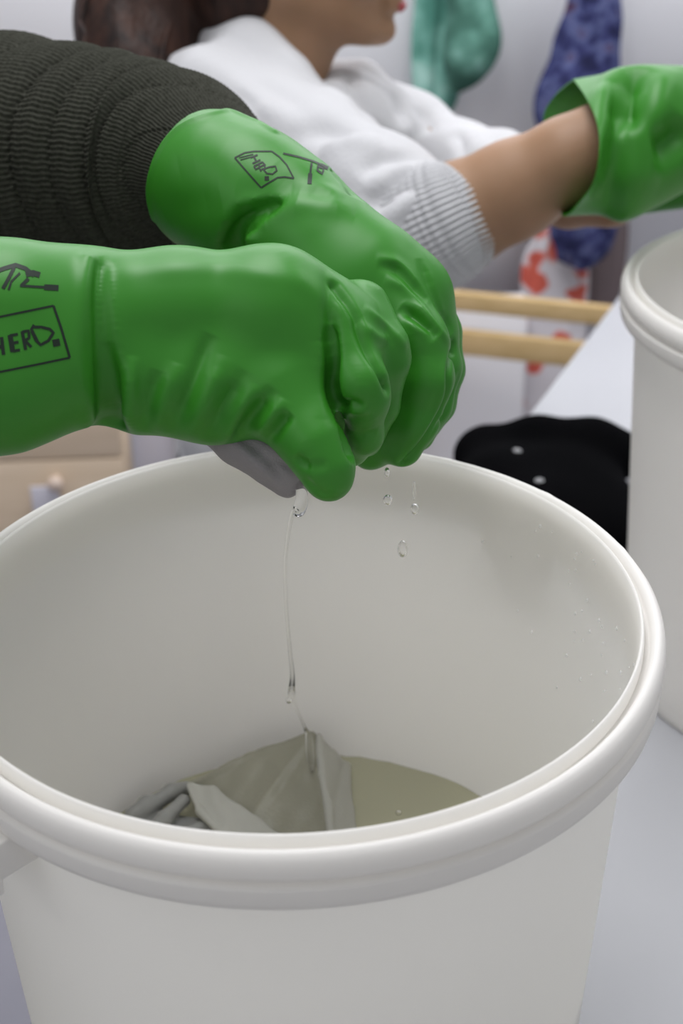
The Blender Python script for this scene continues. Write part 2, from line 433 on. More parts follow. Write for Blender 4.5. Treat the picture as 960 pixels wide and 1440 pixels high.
# ------------------------------------------------------------------ buckets
HB = LIP-TBL
def make_bucket(name, loc, label):
    b = empty(name, loc, label, 'bucket', 'white plastic buckets on the table')
    z = HB
    ri = lambda zz: 0.1783-0.0513*(-zz)
    prof = [(0.0005, 0.004), (0.155, 0.004), (0.158, 0.007)]+[(ri(q), z+q) for q in (-0.36, -0.3, -0.22, -0.14, -0.07, -0.02)]
    prof += [(0.1786, z-0.006), (0.1792, z-0.0015), (0.1798, z), (0.1806, z-0.0002), (0.1812, z-0.0014), (0.1815, z-0.005), (0.1815, z-0.02)]
    prof += [(0.1795, z-0.036)]+[(ri(q)+0.0022, z+q) for q in (-0.045, -0.10, -0.18, -0.26, -0.34)]
    prof += [(0.1615, 0.004), (0.159, 0.0), (0.0005, 0.0)]
    def place(o): o.location = (0, 0, 0); o.parent = b; o.matrix_parent_inverse.identity(); return o
    place(mesh('body', *lathe(prof, 192), M_PLASTIC))
    rim = [(0.1813, z-0.0085), (0.1838, z-0.0085), (0.1846, z-0.0055), (0.1856, z-0.0034), (0.1868, z-0.0021), (0.1882, z-0.0016), (0.1900, z-0.0026), (0.1918, z-0.0052),
           (0.1927, z-0.0090), (0.1926, z-0.0130), (0.1915, z-0.0158), (0.1896, z-0.0166), (0.1876, z-0.0178), (0.1896, z-0.0192),
           (0.1922, z-0.0200), (0.1924, z-0.0212), (0.1921, z-0.0280), (0.1912, z-0.0318), (0.1895, z-0.0334), (0.1870, z-0.0338), (0.1805, z-0.0338), (0.1805, z-0.0105)]
    V, F = lathe(rim, 192, closed=True)
    th = np.arctan2(V[:, 1], V[:, 0]); o_ = V[:, 0]**2+V[:, 1]**2 > 0.1895**2
    # small moulding nicks along the outer edge
    for a in (0.05, 0.22, 0.62, 0.80, 1.02, 1.32):
        wv = np.exp(-((th-a)/0.012)**2)*o_*0.0007
        V[:, 0] += wv*np.cos(th); V[:, 1] += wv*np.sin(th)
    place(mesh('rim', V, F, M_RIM))
    return b
bucket = make_bucket('bucket', (0, 0, TBL), 'white plastic bucket full of wet cloth under the wringing green gloves')
bucket_b = make_bucket('bucket', (0.47, 0.44, TBL), 'white plastic bucket farther back on the table, cut off by the picture edge')
def lug(b, ang):
    c, s = math.cos(ang), math.sin(ang); z = HB
    M = np.array([[c, s, 0], [-s, c, 0], [0, 0, 1.0]])
    bm = bmesh.new()
    # an open-bottomed socket for the handle: top plate, two cheeks and an outer plate
    parts = [box((0.1955, -0.028, z-0.060), (0.1990, 0.028, z-0.0310), M), box((0.188, -0.028, z-0.0335), (0.1990, 0.028, z-0.0310), M)]
    for y0 in (-0.028, 0.0245):     # cheeks that brace the hanging plate against the wall
        V, F = box((0.1755, y0, z-0.052), (0.1975, y0+0.0035, z-0.0315)); m = (V[:, 0] < 0.18) & (V[:, 2] < z-0.04); V[m, 2] = z-0.050
        parts.append((V@M, F))
    o = mesh('handle_socket', *join(parts), M_RIM, smooth=False)
    o.parent = b; bevel(o, 0.0012, 2)
for q in (-141.5, 38.5): lug(bucket, math.radians(q))
for q in (-75, 105): lug(bucket_b, math.radians(q))

# droplets clinging to the inside of the near bucket
dp = []
def droplet(ang, z, r):
    c = np.array([math.cos(ang), math.sin(ang), 0]); R = 0.1783-0.0513*(-z)-0.0002
    V, F = lathe([(0.02*r, 0.55*r), (0.5*r, 0.48*r), (0.87*r, 0.25*r), (1.0*r, 0)], 10)
    N = -c; U = np.array([-c[1], c[0], 0]); Wd = np.array([0, 0, 1.25])
    return V[:, 0:1]*U+V[:, 1:2]*Wd+V[:, 2:3]*N+c*R+np.array([0, 0, HB+z]), F
for k in range(46):
    a = rng.normal(0.35, 0.33); z = -abs(rng.normal(0.035, 0.03))-0.012
    dp.append(droplet(a, z, rng.uniform(0.0005, 0.0012)))
o = mesh('droplets', *join(dp), M_DROP); o.parent = bucket; o['kind'] = 'stuff'

# ------------------------------------------------------------------ water in the bucket
ZW = LIP-0.235
th = np.linspace(0, 2*np.pi, 97)[:-1]; rr = np.linspace(0, 1, 40)[1:]
RW = 0.1783-0.0513*0.235-0.0006
fz = sines(3, 6, 60, 140)
V = [[0, 0, ZW]]+[[RW*q*math.cos(a), RW*q*math.sin(a), ZW] for q in rr for a in th]
V = np.array(V)
hit_p = onz(437, 1050, ZW)
dd = np.linalg.norm(V[:, :2]-hit_p[:2], axis=1)
V[:, 2] += 0.0006*fz(V*[1, 1, 0])+0.0012*np.cos(dd*330)*np.exp(-dd*22)
n = len(th); F = [(0, 1+j, 1+(j+1) % n) for j in range(n)]
for i in range(len(rr)-1):
    for j in range(n):
        F.append((1+i*n+j, 1+i*n+n+j, 1+i*n+n+(j+1) % n, 1+i*n+(j+1) % n))
tag(mesh('water', V, F, M_WATER), 'murky greenish water at the bottom of the near bucket', 'water', kind='stuff')
#NEXT
# ------------------------------------------------------------------ wet cloth lying in the near bucket
def tri(s, a, b, c, th, k=0.006):
    a, b, c = [np.asarray(q, np.float32) for q in (a, b, c)]
    def d(X):
        ba, cb, ac = b-a, c-b, a-c; n = np.cross(ba, ac)
        pa, pb, pc = X-a, X-b, X-c
        dot = lambda p, q: np.sum(p*q, -1)
        ins = (np.sign(dot(np.cross(ba, n), pa))+np.sign(dot(np.cross(cb, n), pb))+np.sign(dot(np.cross(ac, n), pc))) < 2
        def seg(e, p): 
            t = np.clip(dot(e, p)/float(e@e), 0, 1); q = e*t[..., None]-p; return dot(q, q)
        de = np.minimum(np.minimum(seg(ba, pa), seg(cb, pb)), seg(ac, pc))
        dp = dot(n, pa)**2/float(n@n)
        return np.sqrt(np.where(ins, de, dp))-th
    L = np.stack([a, b, c]); return s.add(d, L.min(0)-th, L.max(0)+th, k)
def W_(x, y, h):
    p = onz(x, y, ZW+h); r = math.hypot(p[0], p[1])
    if r > 0.148: p[:2] *= 0.148/r
    return p
f = Field((-0.16, 0.02, ZW-0.02), (0.06, 0.17, ZW+0.075), 0.0012)
pk = W_(437, 1036, 0.034)
tri(f, pk, W_(262, 1106, 0.006), W_(335, 1178, 0.004), 0.0016)
tri(f, pk, W_(335, 1178, 0.004), W_(458, 1186, 0.012), 0.0016)
f.chain([(pk, 0.003), (W_(350, 1064, 0.021), 0.003), (W_(258, 1106, 0.007), 0.003)], 0.003)
f.chain([(pk, 0.0028), (W_(447, 1090, 0.026), 0.0026), (W_(456, 1130, 0.02), 0.0026), (W_(462, 1190, 0.012), 0.003)], 0.003)
V, F = f.mesh(2)
nz = sines(11, 8, 120, 420); V = V+normals(V, F)*(0.0006*nz(V))[:, None]
tent = tag(mesh('soaked_cloth', V, F, M_SOAK), 'olive grey soaked cloth peaked like a tent in the bucket water', 'cloth')
f = Field((-0.16, 0.02, ZW-0.02), (0.06, 0.17, ZW+0.075), 0.0012)
tri(f, W_(268, 1104, 0.017), W_(300, 1112, 0.017), W_(325, 1185, 0.012), 0.002)
tri(f, W_(300, 1112, 0.017), W_(325, 1185, 0.012), W_(415, 1190, 0.010), 0.002)
tri(f, W_(450, 1038, 0.035), W_(487, 1075, 0.004), W_(466, 1190, 0.013), 0.0018)
tri(f, W_(487, 1075, 0.004), W_(466, 1190, 0.013), W_(500, 1180, 0.002), 0.0018)
f.chain([(W_(448, 1034, 0.0355), 0.0022), (W_(452, 1090, 0.028), 0.0026), (W_(461, 1130, 0.022), 0.0028), (W_(467, 1190, 0.014), 0.0034)], 0.002)
f.chain([(W_(266, 1106, 0.018), 0.0028), (W_(280, 1140, 0.016), 0.0026), (W_(322, 1185, 0.012), 0.003)], 0.003)
V, F = f.mesh(2)
nz = sines(11, 8, 120, 420); V = V+normals(V, F)*(0.0006*nz(V))[:, None]
mesh('folded_flap', V, F, M_SOAK3, tent)['label'] = 'paler flaps folded over with a thick hem'
f = Field((-0.20, 0.02, ZW-0.02), (0.0, 0.19, ZW+0.06), 0.0012)
for ch in ([(146, 1158, .004, 10), (156, 1128, .010, 11), (176, 1108, .013, 11), (204, 1112, .009, 9)],
           [(175, 1160, .004, 10), (205, 1138, .010, 13), (240, 1114, .013, 11), (262, 1108, .010, 8)],
           [(200, 1185, .006, 12), (232, 1152, .013, 12), (258, 1126, .013, 10)],
           [(150, 1170, .0, 20), (210, 1165, -.004, 26), (280, 1175, -.004, 24)],
           [(250, 1180, .004, 13), (290, 1164, .006, 13), (330, 1176, .003, 12)]):
    f.chain([(W_(x, y, h), r*0.93/FPX) for x, y, h, r in ch], 0.003)
V, F = f.mesh(2); V = V+normals(V, F)*(0.0008*nz(V*0.7))[:, None]
tag(mesh('soaked_cloth', V, F, M_SOAK2), 'crumpled grey soaked cloth at the left of the bucket water', 'cloth')

# ------------------------------------------------------------------ the two gloves that wring the cloth
def ribbon(tree, strokes, off=0.00025):
    """ink lines printed on the glove: thin bands lying on the rubber"""
    parts = []
    for pts, wd in strokes:
        pts = densify(pts, 3); n = len(pts); Vv = []; ok = True
        for i in range(n):
            a = np.array(pts[max(i-1, 0)][:2]); b = np.array(pts[min(i+1, n-1)][:2]); t = b-a
            t = t/(np.hypot(*t)+1e-9); nn = np.array([-t[1], t[0]])*wd/2
            for sg in (-1, 1):
                p = np.array(pts[i][:2])+sg*nn
                h = hit(tree, p[0], p[1], off)[0]
                if h is None: ok = False; break
                Vv.append(h)
            if not ok: break
        n = len(Vv)//2
        if n < 2: continue
        parts.append((np.array(Vv[:2*n]), np.array([[2*i, 2*i+1, 2*i+3, 2*i+2] for i in range(n-1)])))
    return join(parts)

# the person whose arms come in from the side
worker = empty('person', (-0.66, 0.24, 0.0), 'person in olive ribbed sweater and long green gloves wringing a grey cloth', 'person')

def near_glove():
    lo, hi = P(-230, 300, .60), P(640, 760, .86)
    q = np.array([P(x, y, d) for x in (-260, 620) for y in (300, 740) for d in (.63, .84)])
    f = Field(q.min(0), q.max(0), 0.0017)
    k = 0.016
    f.chain([C(-190, 432, .705, 112), C(20, 446, .722, 100), C(112, 448, .733, 94)], k)
    f.chain([C(-190, 562, .705, 112), C(0, 534, .720, 96), C(70, 508, .729, 88), C(116, 492, .734, 82)], k)
    f.chain([C(118, 440, .738, 82), C(250, 436, .745, 78), C(385, 438, .748, 80), C(440, 462, .752, 76)], k)
    f.chain([C(118, 506, .738, 72), C(190, 528, .745, 72), C(300, 540, .747, 76), C(400, 535, .747, 74)], k)
    f.chain([C(385, 440, .75, 80), C(470, 485, .757, 72), C(505, 510, .765, 60)], k)
    # thumb
    f.chain([C(395, 560, .738, 66), C(440, 622, .728, 45), C(458, 655, .728, 38), C(462, 674, .730, 33)], 0.008)
    # finger nearest the eye: knuckle, middle joint, tip curled under
    f.chain([C(475, 470, .742, 52), C(507, 538, .730, 36), C(512, 560, .735, 33), C(512, 612, .752, 24), C(496, 636, .768, 20)], 0.006)
    # the next finger, showing between
    f.chain([C(505, 438, .765, 48), C(540, 486, .757, 35), C(545, 505, .760, 32), C(535, 570, .778, 26), C(515, 620, .79, 22)], 0.004)
    f.chain([C(455, 530, .792, 62), C(500, 590, .80, 34)], 0.006)
    f.carve([(140, 372), (138, 410), (139, 460), (143, 520), (149, 575), (154, 606)], 2.5, 7.5, 8.5, 0.0, 0.006)
    f.carve([(462, 470), (466, 530), (476, 580), (494, 630)], 2.0, 5.0, 6.0, 1.0, 0.004)
    V, F = f.mesh(3)
    V, F = split4(V, F)
    L = [([(126, 366), (123, 400), (123, 460), (123, 530), (125, 590)], 2.4, 5.0, 0),
         
         ([(172, 600), (166, 570), (160, 530), (152, 480)], -3.0, 4.5, 1), ([(180, 600), (182, 560), (186, 500)], 1.6, 4, 1),
         ([(240, 620), (262, 560), (284, 500), (298, 470)], -1.7, 5, 1), ([(290, 626), (310, 580), (345, 520)], -1.6, 5, 1),
         ([(265, 620), (288, 565), (315, 500)], 1.3, 5, 1), ([(330, 630), (345, 600), (385, 545)], -2.0, 4.5, 1),
         ([(315, 625), (330, 590), (360, 540)], 1.2, 4, 1), ([(372, 628), (392, 600), (408, 580)], -1.8, 3.5, 1), ([(356, 624), (376, 594), (400, 560)], 1.3, 4, 1),
         ([(215, 612), (232, 560), (250, 510)], 1.2, 5, 1), ([(205, 606), (212, 560), (222, 520)], -1.2, 5, 1),
         ([(455, 350), (470, 500), (468, 545), (478, 580), (492, 610)], -4.2, 4.0, 1),
         
         ([(450, 480), (448, 540), (458, 590)], 1.6, 5, 1),
         ([(472, 400), (498, 442), (506, 470), (518, 498), (532, 520), (545, 545)], -4.2, 3.2, 0),
         ([(480, 420), (501, 449), (520, 500), (540, 545)], 1.2, 4.5, 1),
         ([(505, 452), (530, 474), (548, 478)], 1.6, 3.2, 1), ([(512, 430), (545, 460), (574, 490)], 1.5, 3.0, 1),
         ([(470, 572), (490, 566), (512, 570)], -2.2, 2.5, 1), ([(476, 583), (500, 578), (520, 578)], 1.3, 2.5, 1),
         ([(500, 616), (515, 610), (530, 606)], -1.0, 3.0, 1),
         ([(428, 650), (445, 656), (462, 652)], -1.0, 3, 1), ([(426, 672), (446, 690), (462, 700)], -1.4, 3.0, 1), ([(432, 640), (440, 676), (452, 704)], 0.8, 3.0, 1),
         ([(415, 640), (425, 652), (436, 652)], -2.5, 3.0, 1),
         ([(140, 388), (260, 378), (380, 388), (430, 400), (470, 430)], 1.2, 6, 1), ([(390, 365), (440, 410), (500, 450)], 0.8, 6, 1)]
    L = [(p, a*1.8, w*0.85, e) if p[0][1] >= 600 and 180 <= p[0][0] < 400 else (p, a, w, e) for p, a, w, e in L]
    V = creases(V, F, L)
    big = sines(21, 8, 25, 70); N = normals(V, F); V = V+N*(0.0007*big(V))[:, None]
    return V, F
VA, FA = near_glove()
glove_a = mesh('glove', VA, FA, M_GLOVE, worker)
glove_a['label'] = 'green rubber glove nearer the eye, thumb pointing down'
TA = bvh(VA, FA)
inkA = [([(-118, 470), (-60, 458), (0, 445.5), (75, 430)], 3), ([(75, 430), (86, 462), (98, 503)], 3.4), ([(98, 503), (50, 513), (0, 523), (-108, 545)], 3), ([(-118, 470), (-112, 510), (-108, 545)], 3),
        ([(-14, 478), (-8, 505)], 5), ([(2, 474), (5, 499)], 5), ([(-11, 491), (3, 487)], 5),                       # H
        ([(14, 471), (18, 495)], 7), ([(14, 472), (25, 470)], 4), ([(16, 483), (26, 481)], 4), ([(18, 494), (28, 492)], 4),   # E
        ([(31, 466), (36, 492)], 4.5), ([(31, 467), (40, 465), (41, 475), (34, 480)], 4), ([(35, 479), (44, 488)], 4),            # R
        ([(48, 457), (44, 463), (50, 478), (57, 485), (68, 479), (75, 468), (70, 463), (58, 460), (47, 460)], 4), ([(45, 466), (52, 480)], 5),  # O
        ([(74, 483), (84, 481)], 10),
        # running figure with a tool
        ([(-20, 388), (5, 378), (22, 373), (36, 378), (48, 388)], 6), ([(36, 386), (46, 384), (56, 387)], 8), ([(20, 376), (12, 392), (4, 406)], 5), ([(28, 384), (16, 396), (12, 408)], 3),
        ([(40, 392), (30, 402)], 5), ([(28, 402), (62, 404)], 3.5), ([(62, 404), (82, 405)], 8)]
o = mesh('print', *ribbon(TA, inkA), M_INK, glove_a)
o['label'] = 'black printed box, lettering and running figure'

def far_glove():
    q = np.array([P(x, y, d) for x in (190, 670) for y in (130, 690) for d in (.72, 1.0)])
    f = Field(q.min(0), q.max(0), 0.0017)
    k = 0.014
    f.chain([C(303, 258, .868, 101), C(352, 284, .856, 96), C(405, 308, .845, 88)], k)
    f.chain([C(400, 318, .845, 84), C(460, 352, .83, 76), C(520, 388, .82, 70), C(555, 410, .818, 66)], k)
    f.chain([C(420, 350, .835, 70), C(480, 420, .825, 80), C(520, 470, .822, 80)], k)
    f.chain([C(540, 395, .82, 55), C(578, 420, .822, 52), C(592, 470, .825, 50)], k)
    # fingers that wrap down over the cloth: four columns seen from the side
    f.chain([C(555, 420, .808, 50), C(585, 478, .796, 44), C(592, 530, .798, 44), C(578, 590, .806, 38), C(566, 628, .812, 29)], 0.006)
    f.chain([C(580, 405, .83, 44), C(608, 470, .822, 33), C(617, 515, .824, 31), C(605, 570, .83, 29), C(588, 612, .835, 24)], 0.005)
    f.chain([C(590, 395, .845, 38), C(622, 466, .840, 26), C(627, 520, .842, 25), C(615, 570, .846, 24), C(600, 600, .85, 20)], 0.004)
    f.chain([C(540, 560, .815, 45), C(530, 610, .822, 34), C(520, 636, .826, 24)], 0.01)
    # open end of the cuff
    ax = P(405, 308, .845)-P(303, 258, .868); ax /= np.linalg.norm(ax)
    f.cut(P(303, 258, .868)-ax*0.022, -ax)
    f.carve([(390, 290), (368, 296), (346, 310), (333, 330), (328, 356)], 3.0, 8.0, 9.0, 3.0, 0.005)
    V, F = f.mesh(3); V, F = split4(V, F)
    L = [([(386, 186), (340, 160), (310, 157), (256, 176), (224, 212), (209, 263), (216, 307), (238, 352)], 1.3, 2.6, 0),
         ([(380, 284), (352, 290), (326, 308), (314, 340)], 2.2, 5.0, 1),
         ([(380, 304), (356, 322), (350, 352)], 3.2, 6.0, 1), ([(372, 298), (420, 288), (470, 292), (500, 300)], 1.8, 7, 1),
         ([(330, 268), (380, 272), (420, 278)], -1.6, 8, 1), ([(464, 238), (490, 262), (500, 280)], -2.5, 5, 1), ([(380, 236), (420, 262), (470, 282)], -1.2, 7, 1),
         ([(410, 262), (450, 266), (485, 280)], 1.2, 6, 1),
         ([(230, 300), (270, 290), (310, 280)], -1.2, 10, 1), ([(250, 230), (290, 215), (330, 225)], 0.8, 10, 1),
         ([(530, 372), (560, 380), (582, 404), (600, 425)], -2.4, 3.4, 1), ([(528, 364), (556, 368), (580, 390), (600, 418)], 1.8, 3.2, 1), ([(540, 392), (566, 402), (592, 430), (616, 466)], 1.8, 3.4, 1),
         ([(590, 362), (606, 400), (622, 440), (636, 470)], -2.2, 3.2, 1), ([(600, 380), (616, 420), (630, 458)], 1.2, 3, 1),
         ([(562, 432), (580, 442), (602, 460), (614, 476)], -4.2, 3.6, 1), ([(570, 446), (590, 462), (612, 470)], 1.5, 3.2, 1), ([(566, 424), (592, 438), (618, 464), (636, 486)], 1.6, 3.0, 1),
         ([(637, 484), (630, 520), (628, 552), (612, 590), (590, 625), (566, 652)], -2.4, 2.4, 0), ([(632, 484), (622, 530), (618, 560), (596, 604), (572, 645)], 1.5, 3.0, 1),
         ([(646, 520), (634, 562), (620, 590), (600, 622)], -1.6, 2.2, 1), ([(604, 500), (604, 550), (580, 610), (560, 648)], 0.8, 4, 1),
         ([(570, 470), (572, 540), (560, 600), (552, 645)], -1.6, 6, 1)]
    V = creases(V, F, L)
    big = sines(22, 8, 25, 70); N = normals(V, F); V = V+N*(0.0007*big(V))[:, None]
    return V, F
VB, FB = far_glove()
glove_b = mesh('glove', VB, FB, M_GLOVE, worker)
glove_b['label'] = 'green rubber glove behind the other, its cuff at the sleeve'
TB = bvh(VB, FB)
inkB = [([(330, 222), (344, 215), (357, 213), (382, 213)], 2), ([(382, 213), (393, 221), (403, 232), (413, 251)], 2), ([(413, 251), (400, 249), (390, 250), (378, 257), (367, 264)], 2.2), ([(367, 264), (350, 245), (330, 222)], 2.2),
        ([(336, 222), (356, 217)], 1.5), ([(338, 225), (356, 220)], 1.5),
        ([(352, 222), (362, 218)], 2.4), ([(355, 230), (366, 225)], 2.4), ([(357, 221), (361, 228)], 2.4),
        ([(357, 234), (369, 228)], 2.6), ([(357, 234), (360, 239)], 2.2), ([(363, 231), (366, 236)], 2.2), ([(369, 228), (373, 233)], 2.2),
        ([(360, 238), (371, 232)], 2.2), ([(364, 236), (367, 241)], 2.0), ([(371, 232), (373, 236), (367, 239)], 2.0),
        ([(370, 238), (375, 244), (383, 245), (389, 240), (387, 234), (379, 235), (370, 238)], 2.2), ([(372, 251), (378, 251)], 6),
        ([(398, 216), (420, 221), (440, 227), (461, 236)], 2.6), ([(438, 229), (436, 244)], 3), ([(436, 244), (435, 259)], 6),
        ([(448, 230), (446, 240), (453, 245), (455, 237), (448, 235)], 3), ([(450, 232), (461, 237)], 5)]
o = mesh('print', *ribbon(TB, inkB), M_INK, glove_b)
o['label'] = 'small black printed box, lettering and figure'

# ------------------------------------------------------------------ olive sweater
nR = 132
def knit(seed, amp=0.004, nr=nR):
    g = sines(seed, 6, 1, 2.4)
    def d(TH, SS):
        ph = SS/0.034+0.3*np.sin(SS*40+1.0)+0.3*np.sin(TH*2+1.0)+0.30*g(np.stack([np.cos(TH), np.sin(TH), SS*18], -1))
        ring = np.abs(np.sin(ph*np.pi))**0.7
        row = 0.5+0.5*np.cos(TH*nr+0.6*np.sin(SS*500))
        lp = 0.5+0.5*np.cos(SS*2*np.pi/0.0042)
        pear = np.exp(-((1-ring)/0.35)**2*0.5)*0
        return amp*(ring-0.6)*np.clip((SS-0.05)/0.06, 0.1, 1)*(0.75+0.35*np.sin(SS*90+TH*2))+0.0013*row*(0.6+0.4*lp)+0.0012*np.exp(-((ring)/0.22)**2)*np.cos(SS*2*np.pi/0.0055+TH*nr*0.5)
    return d
sl_b = [C(345, 276, .872, 55), C(305, 254, .900, 86), C(272, 240, .932, 120), C(225, 234, .955, 138), C(160, 230, .968, 148), C(80, 224, .98, 158), C(0, 222, .99, 164), C(-120, 232, 1.01, 166), C(-260, 250, 1.03, 172)]
shB = np.array([-0.62, 0.42, 1.42]); shA = np.array([-0.62, 0.06, 1.42])
sl_b += [(0.5*(P(-260, 250, 1.03)+shB)+np.array([0, 0, -0.03]), 0.085), (shB, 0.095)]
sw = empty('sweater', (-0.66, 0.24, 1.1)); sw.parent = worker; sw.matrix_parent_inverse = worker.matrix_basis.inverted()
bpy.data.objects.remove(sw)
V1 = tube(sl_b, 792, 520, knit(5, 0.0065))
sl_a = [C(-150, 498, .712, 118), C(-190, 498, .705, 160), C(-260, 500, .70, 178), (np.array([-0.42, 0.02, 1.25]), 0.075), (shA, 0.095)]
V2 = tube(sl_a, 264, 200, knit(6, nr=44))
f = Field((-0.95, -0.15, 0.70), (-0.40, 0.63, 1.62), 0.008)
f.cone((shA+[0, 0.03, -0.01], 0.095), (shB-[0, 0.03, 0.01], 0.095), 0.04)
f.ell((-0.66, 0.24, 1.25), (0.14, 0.20, 0.24), k=0.06).ell((-0.67, 0.24, 1.0), (0.14, 0.185, 0.24), k=0.06).ell((-0.67, 0.24, 0.84), (0.15, 0.19, 0.1), k=0.03)
f.cone(((-0.63, 0.24, 1.45), 0.075), ((-0.62, 0.24, 1.52), 0.066), 0.03)
V3, F3 = f.mesh(2); V3 = V3+normals(V3, F3)*(0.004*sines(8, 6, 20, 60)(V3))[:, None]
sweater = mesh('sweater', *join([V1, V2, (V3, F3)]), M_SWEATER, worker)

# ------------------------------------------------------------------ heads
def head(f, o, fw, up=(0, 0, 1)):
    fw = np.array(fw, float); up = np.array(up, float); fw /= np.linalg.norm(fw); lf = np.cross(up, fw); lf /= np.linalg.norm(lf); up = np.cross(fw, lf)
    A = np.stack([fw, lf, up])
    L = lambda a, b, c: o+a*fw+b*lf+c*up
    f.ell(L(-.012, 0, .035), (.096, .075, .088), A).ell(L(.028, 0, -.035), (.060, .058, .078), A, .02)
    for s in (-1, 1):
        f.cone((L(-.018, s*.050, -.05), .020), (L(.062, s*.016, -.096), .017), .02)
        f.ell(L(.055, s*.036, -.028), (.03, .026, .026), A, .02)           # cheek
        f.ell(L(.083, s*.032, .008), (.014, .018, .010), A, .012, True)    # socket
        f.ell(L(.073, s*.032, .006), (.0135, .014, .0135), A, .003)        # eyelid
        f.ell(L(-.012, s*.074, -.008), (.019, .008, .031), A, .004)        # ear
        f.ell(L(-.008, s*.083, -.006), (.010, .004, .018), A, .004, True)
        f.cone((L(.08, s*.014, .026), .008), (L(.074, s*.045, .028), .007), .014)
        f.ell(L(.098, s*.012, -.040), (.009, .008, .007), A, .006)         # nostril wing
    f.cone((L(.088, 0, .012), .009), (L(.108, 0, -.034), .011), .012)
    f.ell(L(.078, 0, -.100), (.018, .020, .016), A, .012)                  # chin
    f.ell(L(.087, 0, -.070), (.012, .024, .016), A, .010)
    f.ell(L(.097, 0, -.064), (.008, .021, .0055), A, .004).ell(L(.096, 0, -.0755), (.008, .018, .006), A, .004)
    f.cone((L(-.030, 0, -.045), .054), (L(-.040, 0, -.16), .056), .03)
    return L, A
def lips_and_eyes(L, A, parent):
    f = Field(L(.09, 0, -.07)-0.04, L(.09, 0, -.07)+0.04, 0.0012)
    for z, r in ((-.0640, .0052), (-.0760, .0060)):
        f.chain([(L(.088, -.021, -.0695), .002), (L(.0985, -.009, z), r), (L(.1005, 0, z), r), (L(.0985, .009, z), r), (L(.088, .021, -.0695), .002)], .001)
    V, F = f.mesh(2); mesh('lips', V, F, M_LIP, parent)
    for s in (-1, 1):
        f = Field(L(.078, s*.032, .006)-0.02, L(.078, s*.032, .006)+0.02, 0.0012); f.cone((L(.078, s*.032, .005), .0105), (L(.0782, s*.032, .005), .0105), 0)
        V, F = f.mesh(1); e = mesh('eye', V, F, M_EYE, parent)
        Vi, Fi = lathe([(.0002, .0012), (.0035, .0011), (.0058, .0004), (.0060, -.001)], 20)
        c = L(.0886, s*.032, .0042); mesh('iris', c+Vi[:, 2:]*A[0]+Vi[:, :1]*A[1]+Vi[:, 1:2]*A[2], Fi, M_IRIS, e)
        mesh('eyebrow', *tube([(L(.092, s*.014, .029), .0025), (L(.089, s*.032, .034), .003), (L(.076, s*.048, .029), .0015)], 8, 10), M_HAIR, parent)
def strands(base, n, spread, r, seed):
    g = np.random.default_rng(seed); parts = []
    for i in range(n):
        off = g.normal(size=3)*spread
        parts.append(tube([(p+off*w+g.normal(size=3)*0.004, r*q) for (p, w), q in zip(base, np.linspace(1, 0.5, len(base)))], 6, 16))
    return join(parts)

# the worker's own head, trousers and shoes
f = Field((-0.80, 0.08, 1.42), (-0.42, 0.40, 1.83), 0.004)
hc = np.array([-0.575, 0.24, 1.66])
L, A = head(f, hc, (0.80, -0.12, -0.50), (0.5, 0, 0.8))
V, F = f.mesh(2); body = mesh('body', V, F, M_SKIN, worker)
lips_and_eyes(L, A, worker)
f = Field(hc-0.2, hc+0.2, 0.005)
f.ell(L(-.022, 0, .045), (.106, .088, .098), A).ell(L(-.06, 0, -.03), (.07, .08, .09), A, .03).ell(L(.06, 0, -.02), (.062, .075, .085), A, .01, True)
V, F = f.mesh(2); mesh('hair', V, F, M_HAIR, worker)
f = Field((-0.90, 0.0, 0.0), (-0.45, 0.48, 0.95), 0.008)
f.ell((-0.67, 0.24, 0.83), (0.12, 0.16, 0.11), k=.03)
for s in (-1, 1): f.chain([((-0.67, 0.24+s*0.09, 0.82), 0.09), ((-0.66, 0.24+s*0.10, 0.46), 0.065), ((-0.68, 0.24+s*0.10, 0.07), 0.05)], 0.03)
V, F = f.mesh(2); mesh('trousers', V, F, M_TROUSER, worker)
for s in (-1, 1):
    f = Field((-0.80, 0.16+s*0.10, -0.01), (-0.44, 0.32+s*0.10, 0.15), 0.006)
    f.cone(((-0.69, 0.24+s*0.10, 0.05), 0.05), ((-0.53, 0.24+s*0.11, 0.035), 0.036), 0.01); f.cut((0, 0, 0.002), (0, 0, -1))
    V, F = f.mesh(2); mesh('shoe', V, F, M_BLACK, worker)

# ------------------------------------------------------------------ the grey cloth being wrung, and the water running from it
q = np.array([P(x, y, d) for x in (230, 590) for y in (540, 730) for d in (.70, .86)])
f = Field(q.min(0), q.max(0), 0.0016)
f.chain([C(300, 596, .765, 34), C(350, 612, .765, 44), C(385, 640, .764, 42), C(400, 668, .763, 28), C(402, 690, .763, 14)], .006)
f.chain([C(350, 600, .775, 40), C(420, 585, .785, 34), C(500, 560, .80, 26), C(545, 545, .81, 20)], .01)
V, F = f.mesh(2)
V = V+normals(V, F)*(0.0012*sines(31, 8, 90, 260)(V))[:, None]
V = creases(V, F, [([(300, 600), (350, 640), (395, 690)], 1.5, 3, 1), ([(330, 610), (375, 645), (402, 680)], -1.8, 2.5, 1), ([(380, 640), (410, 660)], -1.5, 2.5, 1)])
tag(mesh('wrung_cloth', V, F, M_CLOTH), 'grey cloth squeezed between the two green gloves', 'cloth')
pts = [(418, 652, .757, 7), (422, 676, .757, 7), (424, 700, .757, 9), (420, 718, .758, 9), (412, 722, .760, 4), (406, 745, .767, 3), (401, 790, .785, 2.6), (402, 850, .81, 2.6), (407, 910, .845, 2.8), (411, 950, .875, 3.4), (410, 978, .90, 5.5), (418, 1000, .92, 2.4), (428, 1022, .94, 2.2), (434, 1036, .947, 5), (436, 1062, .945, 6), (438, 1085, .945, 3)]
